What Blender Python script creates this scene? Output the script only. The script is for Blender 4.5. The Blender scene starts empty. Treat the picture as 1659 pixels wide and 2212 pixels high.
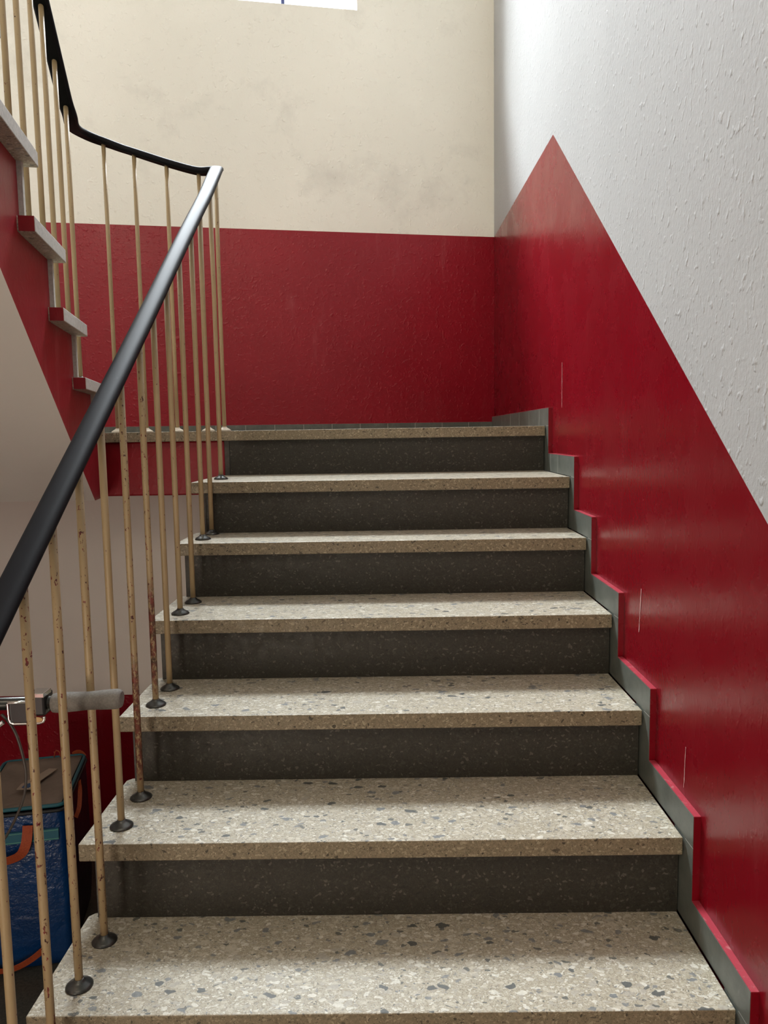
import bpy, bmesh, math, random
from mathutils import Vector, Matrix
random.seed(7)
C = bpy.context.scene.collection
sc = bpy.context.scene
ZO = 1.7                      # z of the landing above the hall floor; coordinates below count z from the landing

# ------------------------------------------------------------------ helpers
def V(x, y, z): return Vector((x, y, z + ZO))

class MB:
    """collects shapes into one mesh (coordinates: landing level = 0)"""
    def __init__(s): s.v = []; s.f = []; s.m = []; s.sm = []
    def add(s, vs, fs, mi=0, smooth=False):
        b = len(s.v)
        s.v += [Vector(p) for p in vs]
        for f in fs:
            s.f.append([b + i for i in f]); s.m.append(mi); s.sm.append(smooth)
    def hexa(s, p, mi=0):       # 8 corners: bottom 4 ccw, top 4 ccw
        s.add(p, [(3,2,1,0),(4,5,6,7),(0,1,5,4),(1,2,6,5),(2,3,7,6),(3,0,4,7)], mi)
    def box(s, x0, x1, y0, y1, z0, z1, mi=0):
        s.hexa([(x0,y0,z0),(x1,y0,z0),(x1,y1,z0),(x0,y1,z0),(x0,y0,z1),(x1,y0,z1),(x1,y1,z1),(x0,y1,z1)], mi)
    def obox(s, o, ax, ay, az, mi=0):   # oriented box, corner o and three edge vectors
        o, ax, ay, az = map(Vector, (o, ax, ay, az))
        if ax.cross(ay).dot(az) < 0: ax, ay = ay, ax
        s.hexa([o, o+ax, o+ax+ay, o+ay, o+az, o+ax+az, o+ax+ay+az, o+ay+az], mi)
    def prism(s, pts, ext, mi=0, side_m=None):   # planar polygon extruded by vector
        n = len(pts); ext = Vector(ext)
        a = [Vector(p) for p in pts]; b = [p + ext for p in a]
        s.add(a + b, [tuple(range(n))[::-1], tuple(range(n, 2*n))], mi)
        s.add(a + b, [(i, (i+1) % n, n+(i+1) % n, n+i) for i in range(n)], mi if side_m is None else side_m)
    def tube(s, pts, r, n=12, mi=0, cap=True):
        pts = [Vector(p) for p in pts]
        rs = r if isinstance(r, (list, tuple)) else [r]*len(pts)
        rings = []; u = None
        for i, p in enumerate(pts):
            t = (pts[min(i+1, len(pts)-1)] - pts[max(i-1, 0)]).normalized()
            if u is None:
                u = t.orthogonal().normalized()
            u = (u - t*u.dot(t)).normalized(); w = t.cross(u)
            rings.append([p + (u*math.cos(a)+w*math.sin(a))*rs[i] for a in [2*math.pi*k/n for k in range(n)]])
        vs = [q for rg in rings for q in rg]
        fs = [(i*n+k, i*n+(k+1) % n, (i+1)*n+(k+1) % n, (i+1)*n+k) for i in range(len(pts)-1) for k in range(n)]
        s.add(vs, fs, mi, True)
        if cap:
            s.add(rings[0], [tuple(range(n))[::-1]], mi); s.add(rings[-1], [tuple(range(n))], mi)
    def lathe(s, c, prof, n=24, mi=0, axis=(0,0,1)):
        c = Vector(c); ax = Vector(axis).normalized(); u = ax.orthogonal().normalized(); w = ax.cross(u)
        vs = []
        for r, z in prof:
            vs += [c + ax*z + (u*math.cos(2*math.pi*k/n)+w*math.sin(2*math.pi*k/n))*r for k in range(n)]
        fs = [(i*n+k, i*n+(k+1) % n, (i+1)*n+(k+1) % n, (i+1)*n+k) for i in range(len(prof)-1) for k in range(n)]
        s.add(vs, fs, mi, True)
    def sweep(s, pts, prof, mi=0, ups=None, smooth=True):
        """closed profile (side, up) swept along pts, kept level with world up"""
        pts = [Vector(p) for p in pts]; n = len(prof); vs = []
        for i, p in enumerate(pts):
            t = (pts[min(i+1, len(pts)-1)] - pts[max(i-1, 0)]).normalized()
            z = Vector(ups[i]) if ups else Vector((0,0,1))
            up = (z - t*z.dot(t)).normalized(); side = t.cross(up)
            vs += [p + side*a + up*b for a, b in prof]
        fs = [(i*n+k, (i+1)*n+k, (i+1)*n+(k+1) % n, i*n+(k+1) % n) for i in range(len(pts)-1) for k in range(n)]
        s.add(vs, fs, mi, smooth)
        s.add(vs[:n], [tuple(range(n))], mi); s.add(vs[-n:], [tuple(range(n))[::-1]], mi)

def obj(name, mb, mats, parent=None, bevel=0.0, segs=2, fix=True):
    me = bpy.data.meshes.new(name)
    base = Vector((0,0,0))
    if parent is not None:
        q = parent
        while q is not None: base += q.location; q = q.parent
    me.from_pydata([tuple(p + Vector((0,0,ZO)) - base) for p in mb.v], [], mb.f)
    if not isinstance(mats, (list, tuple)): mats = [mats]
    for m in mats: me.materials.append(m)
    for p, mi, sm in zip(me.polygons, mb.m, mb.sm): p.material_index = mi; p.use_smooth = sm
    bm = bmesh.new(); bm.from_mesh(me)
    bmesh.ops.remove_doubles(bm, verts=bm.verts, dist=1e-6)
    if fix: bmesh.ops.recalc_face_normals(bm, faces=bm.faces)
    bm.to_mesh(me); bm.free()
    o = bpy.data.objects.new(name, me); C.objects.link(o)
    if parent is not None: o.parent = parent
    if bevel:
        b = o.modifiers.new('bevel', 'BEVEL'); b.width = bevel; b.segments = segs; b.limit_method = 'ANGLE'; b.angle_limit = math.radians(40)
    return o

def face_mat(o, d, idx):
    for p in o.data.polygons:
        if p.normal.dot(Vector(d)) > .9: p.material_index = idx
    return o

def tag(o, label=None, cat=None, group=None, kind=None):
    if label: o['label'] = label
    if cat: o['category'] = cat
    if group: o['group'] = group
    if kind: o['kind'] = kind
    return o

def empty(name, x, y, z, label, cat):
    e = bpy.data.objects.new(name, None); C.objects.link(e); e.location = V(x, y, z); e.empty_display_size = .1
    return tag(e, label, cat)

def catmull(pts, n=8):
    pts = [Vector(p) for p in pts]; out = []
    P = [pts[0]*2 - pts[1]] + pts + [pts[-1]*2 - pts[-2]]
    for i in range(1, len(P)-2):
        a, b, c, d = P[i-1:i+3]
        for k in range(n):
            t = k/n
            out.append(.5*((2*b)+(c-a)*t+(2*a-5*b+4*c-d)*t*t+(3*b-a-3*c+d)*t*t*t))
    out.append(pts[-1]); return out

# ------------------------------------------------------------------ materials
class NT:
    def __init__(s, name):
        s.mat = bpy.data.materials.new(name); s.mat.use_nodes = True
        s.t = s.mat.node_tree; s.b = s.t.nodes['Principled BSDF']; s.out = s.t.nodes['Material Output']
        s.geo = s.t.nodes.new('ShaderNodeNewGeometry'); s.pos = s.geo.outputs['Position']
    def n(s, typ, **kw):
        x = s.t.nodes.new(typ)
        for k, v in kw.items():
            if k in x.inputs: s.set(x.inputs[k], v)
            else: setattr(x, k, v)
        return x
    def set(s, inp, v):
        if isinstance(v, bpy.types.NodeSocket): s.t.links.new(v, inp)
        else: inp.default_value = v
    def math(s, op, a, b=0.0, c=0.0):
        x = s.t.nodes.new('ShaderNodeMath'); x.operation = op
        for i, v in enumerate((a, b, c)): s.set(x.inputs[i], v)
        return x.outputs[0]
    def vmul(s, vec, k):
        x = s.t.nodes.new('ShaderNodeVectorMath'); x.operation = 'MULTIPLY'; s.set(x.inputs[0], vec); x.inputs[1].default_value = k; return x.outputs[0]
    def vadd(s, a, b):
        x = s.t.nodes.new('ShaderNodeVectorMath'); x.operation = 'ADD'; s.set(x.inputs[0], a); s.set(x.inputs[1], b); return x.outputs[0]
    def noise(s, scale, detail=3, rough=.5, vec=None, out='Fac'):
        x = s.t.nodes.new('ShaderNodeTexNoise'); x.inputs['Scale'].default_value = scale; x.inputs['Detail'].default_value = detail; x.inputs['Roughness'].default_value = rough
        s.set(x.inputs['Vector'], vec if vec is not None else s.pos); return x.outputs[out]
    def voro(s, scale, vec=None, feature='F1', rnd=1.0):
        x = s.t.nodes.new('ShaderNodeTexVoronoi'); x.feature = feature; x.inputs['Scale'].default_value = scale; x.inputs['Randomness'].default_value = rnd
        s.set(x.inputs['Vector'], vec if vec is not None else s.pos); return x
    def ramp(s, fac, stops, interp='LINEAR'):
        x = s.t.nodes.new('ShaderNodeValToRGB'); cr = x.color_ramp; cr.interpolation = interp
        while len(cr.elements) < len(stops): cr.elements.new(.5)
        for e, (p, c) in zip(cr.elements, stops):
            e.position = p; e.color = (*c, 1) if not isinstance(c, (int, float)) else (c, c, c, 1)
        s.set(x.inputs[0], fac); return x.outputs[0]
    def mr(s, v, a, b, c=0.0, d=1.0, smooth=False):
        x = s.t.nodes.new('ShaderNodeMapRange'); x.clamp = True
        if smooth: x.interpolation_type = 'SMOOTHSTEP'
        for i, q in enumerate((v, a, b, c, d)): s.set(x.inputs[i], q)
        return x.outputs[0]
    def mix(s, f, a, b):
        x = s.t.nodes.new('ShaderNodeMix'); x.data_type = 'RGBA'
        s.set(x.inputs[0], f)
        for i, q in ((6, a), (7, b)):
            if isinstance(q, (tuple, list)): x.inputs[i].default_value = (*q[:3], 1)
            else: s.t.links.new(q, x.inputs[i])
        return x.outputs[2]
    def bump(s, h, strength=.5, dist=.002, prev=None):
        x = s.t.nodes.new('ShaderNodeBump'); x.inputs['Strength'].default_value = strength; x.inputs['Distance'].default_value = dist
        s.set(x.inputs['Height'], h)
        if prev is not None: s.t.links.new(prev, x.inputs['Normal'])
        return x.outputs[0]
    def fin(s, col, rough=.5, nrm=None, metal=0.0, spec=.5, **kw):
        for k, v in (('Base Color', col), ('Roughness', rough), ('Metallic', metal), ('Specular IOR Level', spec)):
            if isinstance(v, tuple): v = (*v[:3], 1)
            s.set(s.b.inputs[k], v)
        if nrm is not None: s.t.links.new(nrm, s.b.inputs['Normal'])
        for k, v in kw.items(): s.set(s.b.inputs[k], v)
        return s.mat

def plaster(name, c1, c2, stretch=(1,1,1), grain=70, strength=.6, dist=.003, rough=.75, stain=None, stain_fac=0.0):
    m = NT(name)
    pv = m.vmul(m.pos, stretch)
    big = m.noise(1.3, 4, .6)
    col = m.mix(m.mr(big, .35, .65), c1, c2)
    if stain:
        st = m.math('MULTIPLY', m.mr(m.noise(2.2, 6, .65, vec=m.vadd(m.pos, (3.1, 1.7, .4))), .55, .75), stain_fac)
        col = m.mix(st, col, stain)
    h1 = m.noise(grain, 3, .6, vec=pv)
    h2 = m.mr(m.noise(grain*.45, 2, .5, vec=m.vadd(pv, (5, 2, 8))), .58, .78)
    h = m.math('ADD', m.math('MULTIPLY', h1, .6), m.math('MULTIPLY', h2, .9))
    return m.fin(col, rough, m.bump(h, strength, dist), spec=.25)

def gloss_paint(name, c1, c2, rough=.3, grain=90, strength=.35, dist=.002, stretch=(1,1,1), scuff=(.45,.12,.13), scuff_fac=.25):
    m = NT(name)
    pv = m.vmul(m.pos, stretch)
    col = m.mix(m.mr(m.noise(1.8, 3, .6), .3, .7), c1, c2)
    sc_ = m.math('MULTIPLY', m.mr(m.noise(14, 4, .6, vec=m.vmul(m.pos, (1, 1, .2))), .60, .80), scuff_fac)
    fl = m.math('MULTIPLY', m.mr(m.noise(190, 2, .5), .79, .81), .5)
    col = m.mix(sc_, col, scuff)
    col = m.mix(fl, col, (.6, .3, .28))
    h1 = m.noise(grain, 3, .55, vec=pv)
    h2 = m.mr(m.noise(grain*.5, 2, .5, vec=m.vadd(pv, (4, 1, 3))), .55, .8)
    h = m.math('ADD', m.math('MULTIPLY', h1, .5), h2)
    r = m.mr(m.noise(5, 5, .6), .3, .7, rough-.04, rough+.08)
    return m.fin(col, r, m.bump(h, strength, dist), spec=.36)

def terrazzo(name, cem1, cem2, pale, dark, big=True, rough=.45):
    m = NT(name)
    warp = m.noise(28, 3, .6, out='Color')
    wv = m.vadd(m.vmul(m.pos, (1.0, 1.5, 1.2)), m.vmul(warp, (.045, .045, .045)))
    col = m.mix(m.mr(m.noise(160, 4, .7), .35, .65), cem1, cem2)
    col = m.mix(m.math('MULTIPLY', m.mr(m.noise(420, 2, .6), .55, .72), .75), col, (.06, .05, .035))
    def chips(scale, thr, rad, offs, stops, fac=1.0):
        nonlocal col
        v = m.voro(scale, vec=m.vadd(wv, offs))
        sep = m.n('ShaderNodeSeparateColor'); m.set(sep.inputs[0], v.outputs['Color'])
        inside = m.mr(v.outputs['Distance'], rad-.05, rad, 1.0, 0.0)
        chosen = m.math('GREATER_THAN', sep.outputs[0], thr)
        tone = m.ramp(sep.outputs[1], stops, 'CONSTANT')
        vein = m.mr(m.noise(190, 3, .6), .3, .7, .82, 1.12)
        t2 = m.n('ShaderNodeMix', data_type='RGBA', blend_type='MULTIPLY'); t2.inputs[0].default_value = 1
        m.t.links.new(tone, t2.inputs[6]); cb = m.n('ShaderNodeCombineColor')
        for i in range(3): m.set(cb.inputs[i], vein)
        m.t.links.new(cb.outputs[0], t2.inputs[7])
        col = m.mix(m.math('MULTIPLY', m.math('MULTIPLY', inside, chosen), fac), col, t2.outputs[2])
    p0, p1, p2 = pale; d0, d1 = dark
    chips(260, .30, .42, (7, 3, 1), [(0, p1), (.50, d0), (.60, p0), (.92, d1)], .7)
    chips(120, .35, .45, (1, 5, 2), [(0, p0), (.40, p1), (.68, p2), (.86, d1), (.94, d0)], .8)
    if big:
        chips(62, .50, .46, (2, 8, 4), [(0, p1), (.40, p2), (.64, p0), (.86, d1), (.93, d0)], .85)
        chips(34, .76, .38, (9, 2, 6), [(0, p2), (.28, d1), (.55, p1), (.72, d0)], .95)
    h = m.noise(300, 2, .6)
    return m.fin(col, m.mr(m.noise(40, 4, .6), .3, .7, rough-.08, rough+.12), m.bump(h, .12, .001), spec=.35)

M = {}
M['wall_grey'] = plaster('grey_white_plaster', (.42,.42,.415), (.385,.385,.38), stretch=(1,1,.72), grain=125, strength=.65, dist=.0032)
M['wall_cream'] = plaster('cream_plaster', (.86,.845,.765), (.81,.795,.715), grain=85, strength=.75, dist=.003, stain=(.42,.40,.37), stain_fac=.35)
M['wall_lower'] = plaster('lower_wall_paint', (.76,.70,.65), (.71,.65,.60), grain=60, strength=.25, dist=.002)
M['soffit'] = plaster('soffit_paint', (.80,.76,.71), (.76,.72,.67), grain=60, strength=.25, dist=.002)
M['red'] = gloss_paint('red_gloss_paint', (.195,.0009,.0080), (.165,.0005,.0055), rough=.25, strength=.2, grain=130, scuff_fac=.07, stretch=(1,1,.6))
M['red_back'] = gloss_paint('red_gloss_paint_back', (.27,.004,.014), (.23,.003,.011), rough=.34, grain=100, strength=.7)
M['red_stair'] = gloss_paint('red_gloss_paint_stair', (.27,.006,.014), (.23,.005,.011), rough=.38, grain=80, strength=.3, scuff_fac=.35)
M['tread'] = terrazzo('light_terrazzo', (.42,.38,.29), (.31,.27,.195), ((.62,.60,.52), (.48,.44,.35), (.38,.35,.29)), ((.085,.09,.085), (.17,.18,.18)))
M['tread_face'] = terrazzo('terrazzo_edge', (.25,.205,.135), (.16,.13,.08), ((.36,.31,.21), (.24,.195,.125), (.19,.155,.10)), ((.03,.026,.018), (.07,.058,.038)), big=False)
m = NT('cement_edge'); M['cement'] = m.fin(m.mix(m.mr(m.noise(90, 6, .75), .35, .68), (.36,.345,.31), (.52,.50,.46)), .75)
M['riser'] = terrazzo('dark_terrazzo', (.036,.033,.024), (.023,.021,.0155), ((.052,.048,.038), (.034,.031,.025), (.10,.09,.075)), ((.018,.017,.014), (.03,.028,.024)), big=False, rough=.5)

m = NT('slate_skirting')
col = m.mix(m.mr(m.noise(14, 6, .7), .3, .7), (.075,.085,.075), (.14,.15,.13))
col = m.mix(m.math('MULTIPLY', m.mr(m.noise(45, 6, .75, vec=m.vmul(m.pos, (1,1,.3))), .6, .75), .4), col, (.38,.38,.35))
M['skirt'] = m.fin(col, .42, m.bump(m.noise(70, 3), .12, .001), spec=.45)
m = NT('joint_grout'); M['grout'] = m.fin((.45,.44,.40), .8)
m = NT('lit_red_skirt_edge'); M['lit_red_edge'] = m.fin(m.mix(m.mr(m.noise(60, 5, .7), .55, .75), (.36,.03,.05), (.55,.25,.25)), .4)  # red paint made pinker: light on the top ledge put into the colour

def bar_paint(name, amount, lo=0.0, hi=1.0, rust_only=0.0):
    m = NT(name)
    tc = m.n('ShaderNodeTexCoord'); sep = m.n('ShaderNodeSeparateXYZ'); m.set(sep.inputs[0], tc.outputs['Generated'])
    col = m.mix(m.mr(m.noise(6, 4, .6), .3, .7), (.385,.285,.155), (.32,.235,.125))
    pv = m.vmul(m.pos, (1, 1, .55))
    nz = m.noise(170, 3, .6, vec=pv)
    thr = .70 - amount*.10
    chip = m.mr(nz, thr, thr+.015)
    if rust_only:
        zone = m.math('MULTIPLY', m.mr(sep.outputs[2], lo, lo+.06), m.mr(sep.outputs[2], hi-.06, hi, 1.0, 0.0))
        chip2 = m.math('MULTIPLY', m.mr(m.noise(120, 5, .75, vec=pv), .42, .50), zone)
        chip = m.math('MAXIMUM', chip, m.math('MULTIPLY', chip2, rust_only))
    rust = m.mix(m.mr(m.noise(70, 3), .35, .65), (.035,.010,.007), (.17,.026,.022))
    col = m.mix(chip, col, rust)
    return m.fin(col, .42, m.bump(m.math('SUBTRACT', m.math('MULTIPLY', m.noise(35, 3), .3), chip), .3, .001), spec=.45)
M['bar'] = bar_paint('cream_bar_paint', .1)
M['bar_chip'] = bar_paint('chipped_bar_paint', .8)
M['bar_rust'] = bar_paint('rusty_bar_paint', .8, .02, .36, .9)

m = NT('dark_flange_metal'); M['flange'] = m.fin(m.mix(m.mr(m.noise(60, 4), .4, .6), (.055,.058,.055), (.10,.10,.095)), .35, metal=.75)
m = NT('cream_flange_paint'); M['flange_pale'] = m.fin((.62,.56,.45), .5)
m = NT('black_rail_plastic')
sx = m.mr(m.noise(40, 6, .7, vec=m.vmul(m.pos, (6, 1, 1))), .58, .8)
scr = m.mr(m.noise(25, 8, .8), .62, .75)
col = m.mix(m.math('MULTIPLY', scr, .25), (.012,.012,.014), (.10,.10,.10))
M['rail'] = m.fin(col, m.mr(scr, 0, 1, .49, .6), m.bump(m.noise(30, 3), .05, .001), spec=.06)
m = NT('rail_core_steel'); M['rail_core'] = m.fin((.004,.004,.004), .7, spec=.1)

m = NT('white_window_paint'); M['white'] = m.fin((.80,.80,.78), .4)
m = NT('window_pane')
tr = m.n('ShaderNodeBsdfTransparent'); gl = m.n('ShaderNodeBsdfGlossy', Roughness=.02)
fr = m.n('ShaderNodeLayerWeight', Blend=.08)
mx = m.n('ShaderNodeMixShader'); m.set(mx.inputs[0], fr.outputs['Fresnel']); m.set(mx.inputs[1], tr.outputs[0]); m.set(mx.inputs[2], gl.outputs[0])
m.t.links.new(mx.outputs[0], m.out.inputs['Surface']); M['glass'] = m.mat
m = NT('blue_window_handle'); M['blue_metal'] = m.fin((.04,.05,.12), .4)
m = NT('hall_floor_terrazzo'); 
M['floor'] = m.fin(m.mix(m.mr(m.noise(120, 4, .7), .4, .6), (.035,.035,.028), (.07,.066,.05)), .45)
M['ceil'] = plaster('ceiling_paint', (.75,.73,.68), (.72,.70,.66), strength=.2)

# ------------------------------------------------------------------ measured layout (z from the landing)
NOSE_Y = {0: .0696, 1: -.332, 2: -.5505, 3: -.824, 4: -1.0763, 5: -1.3386, 6: -1.5893, 7: -1.854, 8: -2.118, 9: -2.38}
TZ = {0: 0.0, 1: -.168, 2: -.3380, 3: -.5055, 4: -.675, 5: -.8445, 6: -1.0193, 7: -1.190, 8: -1.36, 9: -1.53, 10: -1.70}
XL, XR = -1.2345, -.003        # tread ends
RL = -1.2125                   # riser left end
TH = .0370                     # slab thickness
RO = .024                      # riser set back behind the nosing
WX = .014                      # plaster plane of the right wall
A11 = math.radians(11.18)
e1 = Vector((-math.cos(A11), -math.sin(A11), 0))     # along the back wall, to the left
nb = Vector((math.sin(A11), -math.cos(A11), 0))      # out of the back wall, into the room
B0 = Vector((WX, 1.585, 0))                           # right end of the back wall
def onback(s, d, z): return B0 + e1*s + nb*d + Vector((0, 0, z))
u = Vector((math.sin(math.radians(11.3)), -math.cos(math.radians(11.3)), 0))   # upper flight, climbing
l = Vector((-math.cos(math.radians(11.3)), -math.sin(math.radians(11.3)), 0))  # away from the well
N2 = Vector((-1.5448, -.3331, 0))
def up(t, off, z): return N2 + u*t + l*off + Vector((0, 0, z))
RUN = .272
FW = 1.25                      # width of the upper flight to the left wall

# ------------------------------------------------------------------ setting
def st(o): return tag(o, kind='structure')
YF = -4.4; ZC = 5.6; ZF = -1.7
# right wall: one mesh, red dado and plaster above, in one plane
apex = (.0406, 1.032); corner = (1.585, 1.058)
def r_at(y): return .0389 + (y + 1.3165)*(1.032 - .0389)/(.0406 + 1.3165)
mb = MB()
yk = -2.30; zk = r_at(yk)
red = [(1.585, ZF), (1.585, corner[1]), apex, (yk, zk), (YF, zk), (YF, ZF)]
mb.add([(WX, y, z) for y, z in red], [(0, 1, 2, 3, 4, 5)], 1)
mb.add([(WX, y, z) for y, z in [(1.585, corner[1]), (1.585, ZC), (apex[0], ZC), apex]], [(0, 1, 2, 3)], 0)
mb.add([(WX, y, z) for y, z in [apex, (apex[0], ZC), (yk, ZC), (yk, zk)]], [(0, 1, 2, 3)], 0)
mb.add([(WX, y, z) for y, z in [(yk, zk), (yk, ZC), (YF, ZC), (YF, zk)]], [(0, 1, 2, 3)], 0)
wall_right = st(obj('wall_right', mb, [M['wall_grey'], M['red']], fix=False))
# pale drips and scratches on the red paint
m = NT('pale_paint_drip'); M['drip'] = m.fin((.62,.40,.38), .5)
def drip(y, z0, z1, w, lean=0.0):
    d = MB(); n = 14; rnd = random.Random(int(abs(y)*1000))
    L = []; R_ = []
    for i in range(n+1):
        k = i/n; z = z0 + (z1-z0)*k; c = y + lean*k + rnd.uniform(-.0006, .0006); ww = w*(.5+.7*rnd.random())
        L.append((WX-.0012, c-ww, z)); R_.append((WX-.0012, c+ww, z))
    d.add(L+R_, [(i, i+1, n+1+i+1, n+1+i) for i in range(n)])
    return obj('paint_drip', d, M['drip'], wall_right)
drip(-.135, .215, .06, .0016); drip(-1.005, -.40, -.51, .0018, .012); drip(-1.30, -.67, -.76, .0014, .006)

# back wall with window opening
WS0, WS1, WZ0, WZ1 = .749, 2.45, 2.186, 5.25
SL = 3.25                      # length of the back wall
def bq(mb, s0, s1, z0, z1, mi): mb.add([onback(s0,0,z0), onback(s1,0,z0), onback(s1,0,z1), onback(s0,0,z1)], [(3,2,1,0)], mi)
mb = MB()
RZ = 1.058
bq(mb, 0, SL, -.24, RZ, 1)
bq(mb, 0, SL, RZ, WZ0, 0); bq(mb, 0, WS0, WZ0, WZ1, 0); bq(mb, WS1, SL, WZ0, WZ1, 0); bq(mb, 0, SL, WZ1, ZC, 0)
wall_back = st(obj('wall_back', mb, [M['wall_cream'], M['red_back']], fix=False))
# window: white reveal, frame, sash, pane
mb = MB(); D = -.30
for a, b in (((WS0, WZ0), (WS1, WZ0)), ((WS1, WZ0), (WS1, WZ1)), ((WS1, WZ1), (WS0, WZ1)), ((WS0, WZ1), (WS0, WZ0))):
    mb.add([onback(a[0], 0, a[1]), onback(b[0], 0, b[1]), onback(b[0], D, b[1]), onback(a[0], D, a[1])], [(0, 1, 2, 3)])
win = st(obj('window_1', mb, M['white'], fix=False))
fr = MB(); fw = .055; fd0, fd1 = -.12, -.17
for s0, s1, z0, z1 in ((WS0, WS1, WZ0, WZ0+fw), (WS0, WS1, WZ1-fw, WZ1), (WS0, WS0+fw, WZ0+fw, WZ1-fw), (WS1-fw, WS1, WZ0+fw, WZ1-fw), (1.60, 1.66, WZ0+fw, WZ1-fw)):
    fr.obox(onback(s0, fd0, z0), e1*(s1-s0), nb*(fd1-fd0), (0, 0, z1-z0))
obj('window_frame', fr, M['white'], win, bevel=.004)
g = MB(); g.add([onback(WS0+.03, -.145, WZ0+.03), onback(WS1-.03, -.145, WZ0+.03), onback(WS1-.03, -.145, WZ1-.03), onback(WS0+.03, -.145, WZ1-.03)], [(0,1,2,3)])
obj('window_pane', g, M['glass'], win)
hd = MB(); hd.obox(onback(1.118, -.105, WZ0+.02), e1*.018, nb*-.015, (0, 0, .14)); obj('window_latch', hd, M['blue_metal'], win, bevel=.003)

# left wall, front wall, ceiling, floors
def lw(t, z): return up(t, FW, z)
tb = -1.42; te = 4.6
mb = MB()
for z0, z1, mi in ((ZF, -.7, 1), (-.7, ZC, 0)):
    mb.add([lw(tb-.3, z0), lw(te, z0), lw(te, z1), lw(tb-.3, z1)], [(0,1,2,3)], mi)
st(obj('wall_left', mb, [M['wall_lower'], M['red_back']]))
mb = MB(); mb.add([(-3.4, YF, ZF), (WX, YF, ZF), (WX, YF, ZC), (-3.4, YF, ZC)], [(0,1,2,3)])
st(obj('wall_front', mb, M['wall_cream']))
YU = .35
mb = MB()
mb.add([(-3.1, YU, -1.11), (WX, YU, -1.11), (WX, YU, -.20), (-3.1, YU, -.20)], [(3,2,1,0)], 0)
mb.add([(-3.1, YU, ZF), (WX, YU, ZF), (WX, YU, -1.11), (-3.1, YU, -1.11)], [(3,2,1,0)], 1)
st(obj('wall_lower', mb, [M['wall_lower'], M['red_back']], fix=False))
mb = MB(); mb.add([(-3.6, YF, ZC), (.3, YF, ZC), (.3, 2.2, ZC), (-3.6, 2.2, ZC)], [(0,1,2,3)]); st(obj('ceiling', mb, M['ceil']))
mb = MB(); mb.box(-3.6, .2, YF-.1, YU+.1, ZF-.1, ZF); st(obj('floor', mb, M['floor']))

# landing: terrazzo slab over a red painted concrete beam
bl = onback(3.0, 0, 0); br = onback(0, 0, 0)
mb = MB()
lx = -1.80
land = [(-2.95, .0696-.0), (XR, .0696), (XR, br.y), (bl.x, bl.y)]
def slab(pts, z0, z1, mb):
    n = len(pts); mb.add([(x, y, z0) for x, y in pts] + [(x, y, z1) for x, y in pts],
        [tuple(range(n))[::-1], tuple(range(n, 2*n))] + [(i, (i+1) % n, n+(i+1) % n, n+i) for i in range(n)])
slab([(-2.95, .0696), (XR, .0696), (XR, br.y-.004), (bl.x, bl.y-.004)], -TH, 0, mb)
landing = st(face_mat(obj('floor_landing', mb, [M['tread'], M['tread_face']], bevel=.0022), (0, -1, 0), 1))
mb = MB(); slab([(-2.95, .0996), (RL, .0996), (RL, .34), (-2.95, .34)], -.242, -TH, mb)
slab([(RL, .125), (XR, .125), (XR, .34), (RL, .34)], -.242, -TH, mb)
obj('landing_beam', mb, M['red_stair'], landing, bevel=.006)

# skirting: stepped slate band along the stairs, tiles along the landing
mb = MB()
JO, SH = .042, .0655           # how far the vertical band stands before the nosing, height above the tread
poly = []
top = []; bot = []
for s in range(0, 10):
    yn = NOSE_Y[s] - JO
    z = TZ[s] + SH
    y_back = (NOSE_Y[s-1] - JO) if s > 0 else 1.60
    top += [(y_back, z), (yn, z)]
poly = top + [(NOSE_Y[9]-JO, ZF+.002), (NOSE_Y[9]+.2, ZF+.002)]
# lower edge runs behind treads, a parallel stepped line well inside the stair
low = []
for s in range(9, -1, -1):
    low += [(NOSE_Y[s]+.10, TZ[s+1]-.02 if s < 9 else ZF+.002), (NOSE_Y[s]+.10, TZ[s]-.02)]
low += [(1.60, -.02)]
# build as quads per step (horizontal band, vertical band)
for s in range(0, 10):
    yn = NOSE_Y[s]-JO; yb = (NOSE_Y[s-1]-JO) if s > 0 else br.y-.002
    mb.box(0, WX+.001, yn, (NOSE_Y[s-1]+RO+.02) if s > 0 else yb, TZ[s]+.0008, TZ[s]+SH)
    mb.box(0, WX+.001, yn, NOSE_Y[s]+RO+.03, (TZ[s+1]+SH) if s < 9 else ZF+.001, TZ[s]-.0008)
sk = st(obj('baseboard_right', mb, M['skirt']))
# painted top edge and end edge of the band, joints between the tiles
ed = MB(); gr = MB()
for s in range(0, 10):
    yn = NOSE_Y[s]-JO; yb = (NOSE_Y[s-1]-JO) if s > 0 else br.y-.002
    ed.box(.0006, WX+.0015, yn-.0012, yb, TZ[s]+SH, TZ[s]+SH+.0015)
    ed.box(.0006, WX+.0015, yn-.0014, yn, (TZ[s+1]+SH+.0015) if s < 9 else ZF+.001, TZ[s]+SH, 1)
    gr.box(.0003, WX, yn+.0002, NOSE_Y[s]-.002, TZ[s]-.0012, TZ[s]+.0012)
    ys = []
    if s == 0: ys = [.20, .42, .66, .92, 1.2]
    elif s == 1: ys = [-.14, -.02]
    for y in ys: gr.box(-.0003, .002, y-.0008, y+.0008, .002+TZ[s], TZ[s]+SH-.001)
obj('painted_edge', ed, [M['lit_red_edge'], M['red']], sk)
obj('tile_joint', gr, M['grout'], sk)
mb = MB(); mb.obox(onback(.012, 0, .0006), e1*2.9, nb*.012, (0, 0, .037))
bb = st(obj('baseboard_back', mb, M['skirt']))
gr = MB()
for i in range(1, 19): gr.obox(onback(i*.155, .0121, .002), e1*.002, nb*.0004, (0, 0, .034))
obj('tile_joint', gr, M['grout'], bb)
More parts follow.
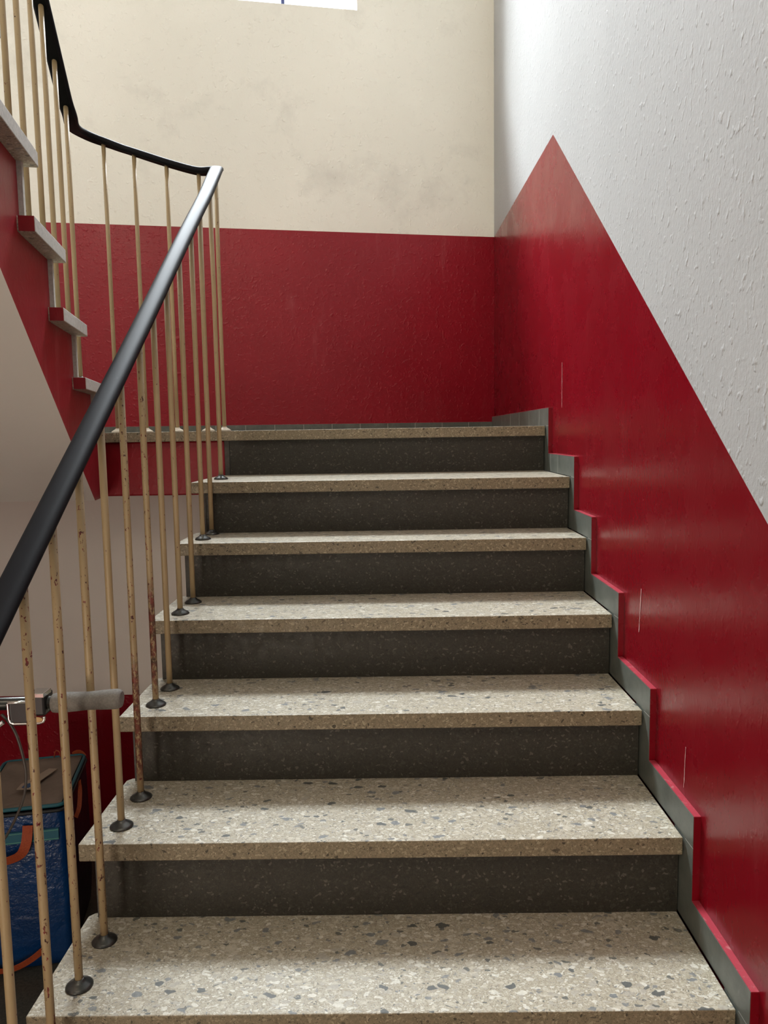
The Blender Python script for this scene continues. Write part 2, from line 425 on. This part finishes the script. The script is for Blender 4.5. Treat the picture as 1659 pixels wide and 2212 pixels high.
rim = MB(); rim.obox(onback(.012, 0, .0376), e1*2.9, nb*.0125, (0, 0, .0015)); obj('painted_edge', rim, M['lit_red_edge'], bb)

# ------------------------------------------------------------------ lower flight
stair = empty('staircase', -.6, -2.36, ZF, 'terrazzo stair flight with light treads and dark risers beside the red right wall', 'stairs')
for s in range(1, 10):
    mb = MB()
    yb = NOSE_Y[s-1] + RO + .018
    c = .012
    slab([(XL, NOSE_Y[s]), (XR, NOSE_Y[s]), (XR, yb), (XL+c, yb), (XL, yb-c)], TZ[s]-TH, TZ[s], mb)
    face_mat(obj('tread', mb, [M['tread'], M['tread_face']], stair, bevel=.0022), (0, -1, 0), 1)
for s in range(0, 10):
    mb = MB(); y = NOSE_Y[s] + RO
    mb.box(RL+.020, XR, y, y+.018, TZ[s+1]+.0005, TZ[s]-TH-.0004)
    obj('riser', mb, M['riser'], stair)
mb = MB()
prof = []
for s in range(0, 10):
    y = NOSE_Y[s]+RO+.003
    prof += [(y, TZ[s]-TH-.001), (y, TZ[s+1]-TH-.001 if s < 9 else ZF+.001)]
pts = [(NOSE_Y[0]+.09, TZ[0]-TH-.001)] + prof + [(NOSE_Y[9]+.28, ZF+.001), (NOSE_Y[0]+.09, -.40)]
mb.prism([(RL, y, z) for y, z in pts], (.018, 0, 0))
pts2 = [(NOSE_Y[0]+.09, TZ[0]-TH-.001)] + [(y+.016, z) for y, z in prof] + [(NOSE_Y[9]+.30, ZF+.001), (NOSE_Y[0]+.09, -.40)]
mb.prism([(RL+.019, y, z) for y, z in pts2], (XR-RL-.02, 0, 0))
m = NT('grey_stringer_concrete'); M['stringer'] = m.fin(m.mix(m.mr(m.noise(60, 5, .7), .35, .65), (.055,.052,.045), (.085,.08,.07)), .7)
obj('stringer', mb, M['stringer'], stair)

# ------------------------------------------------------------------ upper flight
us = empty('staircase', -1.62, -.07, 0, 'upper stair flight rising from the landing with red painted side and grey underside', 'stairs')
NU = 9
for k in range(1, NU+1):
    t0 = (k-2)*RUN; z = .17*k
    mb = MB(); mb.obox(up(t0, 0, z-TH), u*.345, l*(FW-.006), (0, 0, TH))
    o = face_mat(obj('tread', mb, [M['tread'], M['cement']], us, bevel=.0022), -l, 1)
    mb = MB(); mb.obox(up(t0+.3452, .001, z-TH+.0006), u*.0009, l*.036, (0, 0, TH-.0012)); obj('tread_back_edge', mb, M['red_stair'], o)
    mb = MB(); mb.obox(up(t0+.030, .028, z-.17+.0005), u*.018, l*(FW-.035), (0, 0, .17-TH-.001)); obj('riser', mb, M['cement'], us)
pr = [(-.44, -TH-.001), (-.20, -TH-.001)]
for k in range(1, NU+1):
    t0 = (k-2)*RUN + .048
    pr += [(t0, .17*(k-1)-TH-.001), (t0, .17*k-TH-.001)]
tE = (NU-1)*RUN + .02; pr += [(tE, .17*NU-TH-.001)]
low = lambda t: -.222 + (t+.179)*.600
pr += [(tE, low(tE)), (-.205, low(-.205)), (-.44, -.240)]
mb = MB(); OFFS = .040; n = len(pr)
a = [up(t, OFFS, z) for t, z in pr]; b = [up(t, FW-.004, z) for t, z in pr]
# the far side of the flight follows the landing edge, so the fold stays level with it
for i in (n-1, n-2):
    dt = (FW-.004-OFFS)*math.tan(math.radians(11.3))
    b[i] = up(pr[i][0]-dt, FW-.004, pr[i][1])
mb.add(a+b, [tuple(range(n))], 0)
mb.add(a+b, [tuple(range(n, 2*n))[::-1]], 1)
for i in range(n):
    j = (i+1) % n; mb.add(a+b, [(i, n+i, n+j, j)], 1 if i in (n-2, n-3) else 0)
obj('stringer', mb, [M['red_stair'], M['soffit']], us)

# ------------------------------------------------------------------ railing
rl = empty('stair_railing', -1.17, -1.3, -1.02, 'stair railing of thin cream metal bars under a glossy black plastic handrail', 'railing')
XB = -1.170
path = [(XB, -2.62, -.918), (XB, -1.654, -.2354), (XB, -1.1278, .134), (XB, -.8883, .3042), (XB, -.6222, .4966), (XB, -.42, .640), (XB, -.261, .7508),
        (-1.176, -.12, .846), (-1.190, .02, .924)]
path2 = [(-1.200, .085, .950), (-1.212, .112, .957), (-1.235, .122, .958), (-1.285, .124, .960), (-1.3903, .124, .9896), (-1.507, .122, 1.0278), (-1.560, .124, 1.046), (-1.605, .117, 1.061), (-1.640, .099, 1.069), (-1.661, .066, 1.071), (-1.669, .018, 1.066), (-1.665, -.035, 1.056), (-1.653, -.092, 1.048)]
up_pts = [tuple(up(t, .05, z)) for t, z in ((-.18, 1.047), (-.11, 1.066), (-.03, 1.111), (.10, 1.186), (.30, 1.302), (.8, 1.60), (1.6, 2.08), (2.3, 2.50))]
RP = catmull(path + path2 + up_pts, 8)
W, H = .0235, .011
prof = [(-W, -.004), (-W+.004, -.0085), (W-.004, -.0085), (W, -.004), (W, .002), (W-.003, .0065), (W-.009, .0095), (W-.016, .0108), (-W+.016, .0108), (-W+.009, .0095), (-W+.003, .0065), (-W, .002)]
mb = MB(); mb.sweep(RP, prof)
hr = obj('handrail', mb, M['rail'], rl)
mb = MB(); mb.sweep(RP, [(-.016, -.0135), (.016, -.0135), (.016, -.0080), (-.016, -.0080)], smooth=False)
obj('rail_core', mb, M['rail_core'], hr)

def rail_z(x, y):
    """height of the handrail over a bar standing at x, y"""
    best = None
    for a, b in zip(RP[:-1], RP[1:]):
        ab = (b-a).to_2d(); q = max(0, min(1, (Vector((x, y))-a.to_2d()).dot(ab)/max(ab.length_squared, 1e-9)))
        p = a.lerp(b, q); d = (p.to_2d()-Vector((x, y))).length
        if best is None or d < best[0]: best = (d, p)
    return best[1]
BR = .0075
def baluster(x, y, z, mat, pale=False):
    p = rail_z(x, y)
    mb = MB(); ztop = p.z-.004
    mb.tube([(x, y, z+.001), (x, y, z+(ztop-z)*.33), (x, y, z+(ztop-z)*.66), (p.x, p.y, ztop)] if (p.to_2d()-Vector((x, y))).length < .03 else [(x, y, z+.001), (x, y, (z+ztop)/2), (x, y, ztop)], BR, 12)
    o = obj('baluster', mb, mat, rl)
    f = MB(); f.lathe((x, y, z+.0006), [(.0001, 0), (.0245, 0), (.0245, .0022), (.021, .0055), (.014, .0095), (.0095, .013), (.0085, .0155), (.0076, .0155)], 24)
    obj('floor_flange', f, M['flange_pale'] if pale else M['flange'], o)
low_bars = [(9, -2.50), (9, -2.38+.01)]
lows = [(8, -2.00, 'bar'), (8, -1.876, 'bar'), (7, -1.752, 'bar'), (7, -1.632, 'bar_chip'), (6, -1.5154, 'bar_chip'), (6, -1.390, 'bar_chip'), (5, -1.2663, 'bar'), (5, -1.1364, 'bar_rust'),
        (4, -.9972, 'bar_rust'), (4, -.8767, 'bar'), (3, -.749, 'bar'), (3, -.6086, 'bar'), (2, -.4627, 'bar'), (2, -.3415, 'bar'), (1, -.1761, 'bar')]
for s, y, mt in lows:
    if s < 8: baluster(XB, y, TZ[s], M[mt])
for x, y in ((-1.212, .108), (-1.2765, .122), (-1.3945, .122), (-1.5125, .121), (-1.6165, .104)): baluster(x, y, 0, M['bar'], True)
for t, k in ((-.12, 1), (.02, 2), (.165, 2), (.30, 3), (.455, 3), (.588, 4), (.725, 4), (.86, 5), (.995, 5), (1.13, 6), (1.27, 6)):
    p = up(t, .05, 0); baluster(p.x, p.y, .17*k, M['bar'])

# ------------------------------------------------------------------ shopping bag in the hall
f2 = Vector((-.21, .9777, 0)).normalized(); f1 = Vector((-f2.y, f2.x, 0)).normalized()    # depth, width (to the left)
BO = Vector((-1.628, -.517, ZF))
bw, bd, bh = .275, .395, .53
bag = empty('cooler_bag', BO.x+f1.x*bw/2+f2.x*bd/2, BO.y+f1.y*bw/2+f2.y*bd/2, ZF, 'blue plastic bag with grey-brown lid and orange straps on the hall floor', 'bag')
def bp(w, d, h): return BO + f1*w + f2*d + Vector((0, 0, h))
m = NT('blue_tarpaulin')
wr = m.noise(9, 5, .65)
M['tarp'] = m.fin(m.mix(m.mr(m.noise(6, 3), .3, .7), (.002,.036,.14), (.0015,.024,.10)), .28, m.bump(wr, .55, .02), spec=.6)
m = NT('dark_navy_tarpaulin'); M['tarp_side'] = m.fin((.006,.010,.030), .45, m.bump(m.noise(9, 4), .4, .02))
m = NT('grey_brown_felt_lid'); M['lid'] = m.fin(m.mix(m.mr(m.noise(12, 5, .65), .3, .7), (.17,.125,.095), (.22,.165,.13)), .85, m.bump(m.noise(7, 4), .5, .02))
m = NT('teal_piping'); M['teal'] = m.fin((.012,.10,.13), .6)
m = NT('teal_band'); M['band'] = m.fin((.008,.10,.15), .5)
m = NT('band_stitching'); M['stitch'] = m.fin((.10,.30,.22), .6)
m = NT('orange_webbing'); M['orange'] = m.fin(m.mix(m.mr(m.noise(200, 2), .4, .6), (.36,.060,.012), (.30,.045,.010)), .7)
m = NT('black_zip'); M['zip'] = m.fin((.008,.008,.009), .6)
m = NT('paper_label'); M['paper'] = m.fin((.34,.26,.20), .8)
m = NT('paper_label_blue'); M['paper_blue'] = m.fin((.045,.09,.20), .8)
def rounded(w, d, r, n=5):
    out = []
    for cx, cy, a0 in ((w-r, r, -90), (w-r, d-r, 0), (r, d-r, 90), (r, r, 180)):
        out += [(cx + r*math.cos(math.radians(a0+90*k/n)), cy + r*math.sin(math.radians(a0+90*k/n))) for k in range(n+1)]
    return out
rp = rounded(bw, bd, .022)
mb = MB(); N = len(rp); rings = []
hs = [0.002, .03, .1, .2, .3, .4, .47, .505, .520]
for i, h in enumerate(hs):
    k = 1 - .05*(1-min(h/.12, 1))**2; bulge = 1 + .02*math.sin(math.pi*h/bh)
    rings += [bp(bw/2+(w-bw/2)*k*bulge, bd/2+(d-bd/2)*k*bulge, h) for w, d in rp]
for i in range(len(hs)-1):
    for j in range(N):
        a, b = rp[j], rp[(j+1) % N]
        side = 1 if (a[0] < .022 and b[0] < .022 and .02 < (a[1]+b[1])/2 < bd-.02) else 0
        mb.add([rings[i*N+j], rings[i*N+(j+1) % N], rings[(i+1)*N+(j+1) % N], rings[(i+1)*N+j]], [(0,1,2,3)], side, True)
mb.add(rings[:N], [tuple(range(N))[::-1]])
body = obj('bag_body', mb, [M['tarp'], M['tarp_side']], bag)
# lid: sagging felt top
mb = MB(); G = 14
gv = []
for i in range(G+1):
    for j in range(G+1):
        a, b = i/G, j/G
        w = .012 + (bw-.024)*a; d = .012 + (bd-.024)*b
        e = min(a, 1-a, b, 1-b)
        h = bh + .006 + .012*math.sin(3.1*a+1.7)*math.sin(2.7*b+.6)*min(1, e*6) - .016*min(1, e*4)
        gv.append(bp(w, d, h))
mb.add(gv, [(i*(G+1)+j, (i+1)*(G+1)+j, (i+1)*(G+1)+j+1, i*(G+1)+j+1) for i in range(G) for j in range(G)], 0, True)
lid = obj('bag_lid', mb, M['lid'], bag)
sl = lid.modifiers.new('thick', 'SOLIDIFY'); sl.thickness = .006; sl.offset = -1
def loop_pts(ins, h): return [bp(bw/2+(w-bw/2)*ins, bd/2+(d-bd/2)*ins, h) for w, d in rp]
lp = loop_pts(.985, bh+.003); mb = MB(); mb.tube(lp+lp[:1], .006, 8, cap=False); obj('piping', mb, M['teal'], bag)
lp = loop_pts(1.01, bh-.012); mb = MB(); mb.tube(lp+lp[:1], .0055, 8, cap=False); obj('zipper', mb, M['zip'], bag)
# teal band round the front, with two rows of stitching
def strip(mb, h0, h1, out, w0=.02, w1=bw-.02, n=10):
    for k in range(n):
        a, b = w0+(w1-w0)*k/n, w0+(w1-w0)*(k+1)/n
        def fy(w): return -.0045-out
        mb.add([bp(a, fy(a), h0), bp(b, fy(b), h0), bp(b, fy(b), h1), bp(a, fy(a), h1), bp(a, .006, h0), bp(b, .006, h0), bp(b, .006, h1), bp(a, .006, h1)], [(0,1,2,3), (3,2,6,7), (0,4,5,1)])
mb = MB(); strip(mb, .425, .462, .0035); band = obj('band', mb, M['band'], bag)
mb = MB(); strip(mb, .4285, .4305, .0042); strip(mb, .4565, .4585, .0042); obj('stitching', mb, M['stitch'], band)
def strap(pts, wid, name='strap'):
    pts = catmull(pts, 6); mb = MB()
    n = len(pts); vs = []
    for i, (p, wd) in enumerate(zip(pts, [wid]*n)):
        t = (pts[min(i+1, n-1)]-pts[max(i-1, 0)]).normalized()
        nrm = Vector((f2.x, f2.y, .35)).normalized(); sd = t.cross(nrm).normalized()*wd/2; th = nrm*.0012
        vs += [p+sd+th, p-sd+th, p-sd-th, p+sd-th]
    mb.add(vs, [(i*4+k, i*4+(k+1) % 4, i*4+4+(k+1) % 4, i*4+4+k) for i in range(n-1) for k in range(4)] + [(0,1,2,3), (n*4-1, n*4-2, n*4-3, n*4-4)])
    return obj(name, mb, M['orange'], bag)
strap([bp(.108, -.010, .482), bp(.110, -.014, .455), bp(.114, -.022, .428), bp(.126, -.030, .404), bp(.150, -.034, .392), bp(.19, -.034, .388), bp(.225, -.02, .41), bp(.235, -.012, .47)], .030, 'carry_strap')
strap([bp(.08, -.02, .075), bp(.12, -.028, .05), bp(.17, -.03, .03), bp(.235, -.02, .02)], .022, 'carry_strap')
strap([bp(-.012, .10, .44), bp(-.018, .13, .46), bp(-.016, .17, .50), bp(-.010, .20, .52)], .014, 'side_strap')
strap([bp(.045, .392, bh+.01), bp(.03, .394, bh+.016), bp(.012, .390, bh+.012), bp(-.002, .375, bh+.002)], .014, 'side_strap')
mb = MB(); lp = [bp(.085, .385, bh+.005), bp(.09, .388, bh+.024), bp(.102, .388, bh+.028), bp(.108, .387, bh+.006)]; mb.tube(catmull(lp, 5), .002, 6); obj('zip_pull', mb, M['orange'], bag)
def patch(pts, mat, name, parent, lift=.0):
    mb = MB(); n = len(pts)
    q = [bp(a, b, bh+.0045+lift) for a, b in pts]; q2 = [p+Vector((0, 0, .002)) for p in q]
    mb.add(q+q2, [tuple(range(n, 2*n))]+[(i, (i+1) % n, n+(i+1) % n, n+i) for i in range(n)])
    return obj(name, mb, mat, parent)
pl = patch([(.175, .145), (.13, .135), (.11, .20), (.075, .28), (.105, .29), (.135, .235), (.17, .18)], M['paper'], 'paper_label', lid)
patch([(.160, .150), (.138, .145), (.126, .165), (.135, .18), (.155, .17)], M['paper_blue'], 'label_print', pl, .0024)

# ------------------------------------------------------------------ kick scooter leaning by the railing, grip through the bars
HY, HZ = -1.447, -.5035
HXc = -1.42
sco = empty('kick_scooter', HXc, HY, ZF, 'kick scooter whose grey foam handlebar grip pokes between the lower railing bars', 'scooter')
m = NT('grey_foam'); M['foam'] = m.fin(m.mix(m.mr(m.noise(300, 2), .4, .6), (.16,.148,.13), (.20,.185,.165)), .8, m.bump(m.noise(500, 2), .2, .001))
m = NT('dark_anodised_tube'); M['tube'] = m.fin((.045,.045,.042), .28, metal=.8)
m = NT('black_bracket_plastic'); M['bracket'] = m.fin((.012,.012,.013), .3)
m = NT('chrome'); M['chrome'] = m.fin((.75,.75,.73), .15, metal=1.0)
m = NT('tan_pad'); M['tan'] = m.fin((.50,.30,.12), .5)
m = NT('black_rubber'); M['rubber'] = m.fin((.012,.012,.012), .7)
m = NT('grey_cable'); M['cable'] = m.fin((.05,.042,.036), .45)
m = NT('scooter_deck_metal'); M['deck'] = m.fin((.10,.10,.11), .4, metal=.6)
ht = MB(); ht.tube([(HXc*2+1.10, HY, HZ-.012), (HXc, HY, HZ-.006), (-1.10, HY, HZ)], .0118, 16); obj('handlebar', ht, M['tube'], sco)
def grip(x0, x1, z0, z1):
    d = (x1-x0); n = 14; pts = []; rs = []
    for i in range(n+1):
        k = i/n; pts.append((x0+d*k, HY, z0+(z1-z0)*k)); rs.append(.0178 + .0008*math.sin(k*9) if 0 < i < n else .0125)
    pts.insert(1, (x0+d*.012, HY, z0)); rs.insert(1, .0170); pts.insert(-1, (x0+d*.985, HY, z1)); rs.insert(-1, .0160)
    g = MB(); g.tube(pts, rs, 20); return obj('foam_grip', g, M['foam'], sco)
grip(-1.2185, -1.089, HZ-.004, HZ+.003)
grip(HXc*2+1.089, HXc*2+1.2255, HZ-.018, HZ-.012)
cl = MB(); cl.box(-1.2530, -1.2250, HY-.020, HY+.020, HZ-.022, HZ+.017); clamp = obj('lever_clamp', cl, M['bracket'], sco, bevel=.004)
ch = MB(); ch.box(-1.2530, -1.2250, HY-.0210, HY+.012, HZ+.0130, HZ+.0215); obj('clamp_cap', ch, M['chrome'], clamp, bevel=.001)
# bracket plate below: chrome outline round a black field, tan pad showing in the slot
bk = MB(); bk.box(-1.2885, -1.2535, HY-.0235, HY-.0205, HZ-.032, HZ+.006); brk = obj('lever_bracket', bk, M['bracket'], sco, bevel=.0008)
fr = MB()
outl = [(-1.253, HZ+.0075), (-1.2885, HZ+.0065), (-1.2900, HZ+.004), (-1.2895, HZ-.024), (-1.2870, HZ-.0315), (-1.280, HZ-.0345), (-1.234, HZ-.0330), (-1.2270, HZ-.030), (-1.2245, HZ-.0255), (-1.2250, HZ-.0205)]
fr.tube([(x, HY-.024, z) for x, z in catmull_pts] if False else [(x, HY-.0245, z) for x, z in outl], .0026, 8)
obj('bracket_rim', fr, M['chrome'], brk)
tn = MB(); tn.prism([(-1.2390+.0115*math.cos(a), HY-.0250, HZ-.0265+.0048*math.sin(a)) for a in [2*math.pi*k/16 for k in range(16)]], (0, .002, 0)); obj('bracket_pad', tn, M['tan'], brk)
lv = MB(); lv.tube(catmull([(-1.30, HY-.024, HZ-.03), (-1.325, HY-.03, HZ-.046), (-1.36, HY-.034, HZ-.052), (-1.40, HY-.034, HZ-.05)], 5), .0045, 8); obj('brake_lever', lv, M['chrome'], sco)
cb = MB(); cb.tube(catmull([(-1.309, HY-.012, HZ-.020), (-1.294, HY-.014, HZ-.036), (-1.2815, HY-.016, HZ-.060), (-1.2715, HY-.018, HZ-.098), (-1.268, HY-.018, HZ-.135), (-1.2745, HY-.018, HZ-.175), (-1.2925, HY-.014, HZ-.215), (-1.316, HY-.008, HZ-.255), (-1.36, HY, HZ-.32), (-1.40, HY, HZ-.45), (-1.41, HY+.02, HZ-.75)], 7), .0026, 8); obj('brake_cable', cb, M['cable'], sco)
stm = MB(); stm.tube([(HXc, HY, HZ-.006), (HXc, HY+.09, ZF+.20)], .016, 16); stm.tube([(HXc, HY+.09, ZF+.22), (HXc, HY+.12, ZF+.10)], .022, 16); obj('steering_stem', stm, M['tube'], sco)
dk = MB(); dk.box(HXc-.07, HXc+.07, HY-.52, HY-.04, ZF+.075, ZF+.105); dk.box(HXc-.02, HXc+.02, HY-.06, HY+.10, ZF+.08, ZF+.20); obj('foot_deck', dk, M['deck'], sco, bevel=.01)
for y in (HY+.13, HY-.58):
    w = MB(); w.lathe((HXc-.018, y, ZF+.0905), [(.001, 0), (.07, 0), (.085, .004), (.090, .018), (.085, .032), (.07, .036), (.001, .036)], 28, axis=(1, 0, 0)); obj('wheel', w, M['rubber'], sco)
fk = MB(); fk.prism([(HXc-.028, HY+.10, z) if False else (HXc+x, HY+.10, ZF+z) for x, z in ((-.028,.08),(-.020,.08),(-.020,.19),(.020,.19),(.020,.08),(.028,.08),(.028,.205),(-.028,.205))], (0, .04, 0)); obj('wheel_fork', fk, M['tube'], sco)
for sx_ in (-1, 1):
    fk = MB(); fk.box(HXc+sx_*.024-.004, HXc+sx_*.024+.004, HY-.60, HY-.50, ZF+.08, ZF+.10); obj('wheel_stay', fk, M['tube'], sco)

# ------------------------------------------------------------------ light
def area(name, loc, target, sx, sy, power, col):
    ld = bpy.data.lights.new(name, 'AREA'); ld.shape = 'RECTANGLE'; ld.size = sx; ld.size_y = sy; ld.energy = power; ld.color = col
    o = bpy.data.objects.new(name, ld); C.objects.link(o); o.location = V(*loc)
    o.rotation_euler = (V(*target)-V(*loc)).to_track_quat('-Z', 'Y').to_euler(); return o
w = bpy.data.worlds.new('sky'); sc.world = w; w.use_nodes = True
bg = w.node_tree.nodes['Background']; bg.inputs[0].default_value = (.86, .93, 1.0, 1); bg.inputs[1].default_value = 3.0
# bright hazy sky outside the window
el = math.radians(55); tgt = Vector((-.9, -.8, -.5)); dist = 9.0
dirv = Vector((-.12, math.cos(el), math.sin(el))).normalized()
area('bright_sky', tuple(tgt+dirv*dist), tuple(tgt), 12.0, 1.6, 4700, (.88, .95, 1.0))
# sky light entering at the window opening
pc = onback((WS0+WS1)/2, -.02, (WZ0+WZ1)/2)
area('window_daylight', tuple(pc), tuple(pc+nb), WS1-WS0-.1, WZ1-WZ0-.1, 30, (.93, .97, 1.0))
# warm fills added unseen behind the camera, for back wall, soffit and lower wall
area('high_rear_fill', (-1.3, -4.1, 3.2), (-1.2, 1.4, 1.1), 1.8, 1.2, 46, (1.0, .86, .68))
area('low_rear_fill', (-2.1, -4.3, -1.15), (-2.0, 0, -.55), 1.3, 1.0, 58, (1.0, .87, .72))

# ------------------------------------------------------------------ camera
cam = bpy.data.cameras.new('camera'); co = bpy.data.objects.new('camera', cam); C.objects.link(co)
yaw, pit, rol = -.0082, .1015, -.0160
sy_, cy_ = math.sin(yaw), math.cos(yaw)
f0 = Vector((sy_, cy_, 0)); r0 = Vector((cy_, -sy_, 0)); u0 = Vector((0, 0, 1))
fw_ = f0*math.cos(pit) - u0*math.sin(pit); uw = u0*math.cos(pit) + f0*math.sin(pit)
ra = r0*math.cos(rol) + uw*math.sin(rol); ua = uw*math.cos(rol) - r0*math.sin(rol)
mt = Matrix((ra, ua, -fw_)).transposed().to_4x4(); mt.translation = V(-.5868, -2.8258, -.0201)
co.matrix_world = mt
cam.sensor_width = 36; cam.lens = 1660*36/2212; cam.clip_start = .02
sc.camera = co
sc.view_settings.view_transform = 'Standard'; sc.view_settings.look = 'None'; sc.view_settings.gamma = 1
sc.view_settings.use_curve_mapping = False; sc.view_settings.exposure = 0.08
sc.cycles.max_bounces = 10; sc.cycles.diffuse_bounces = 6; sc.cycles.use_denoising = True
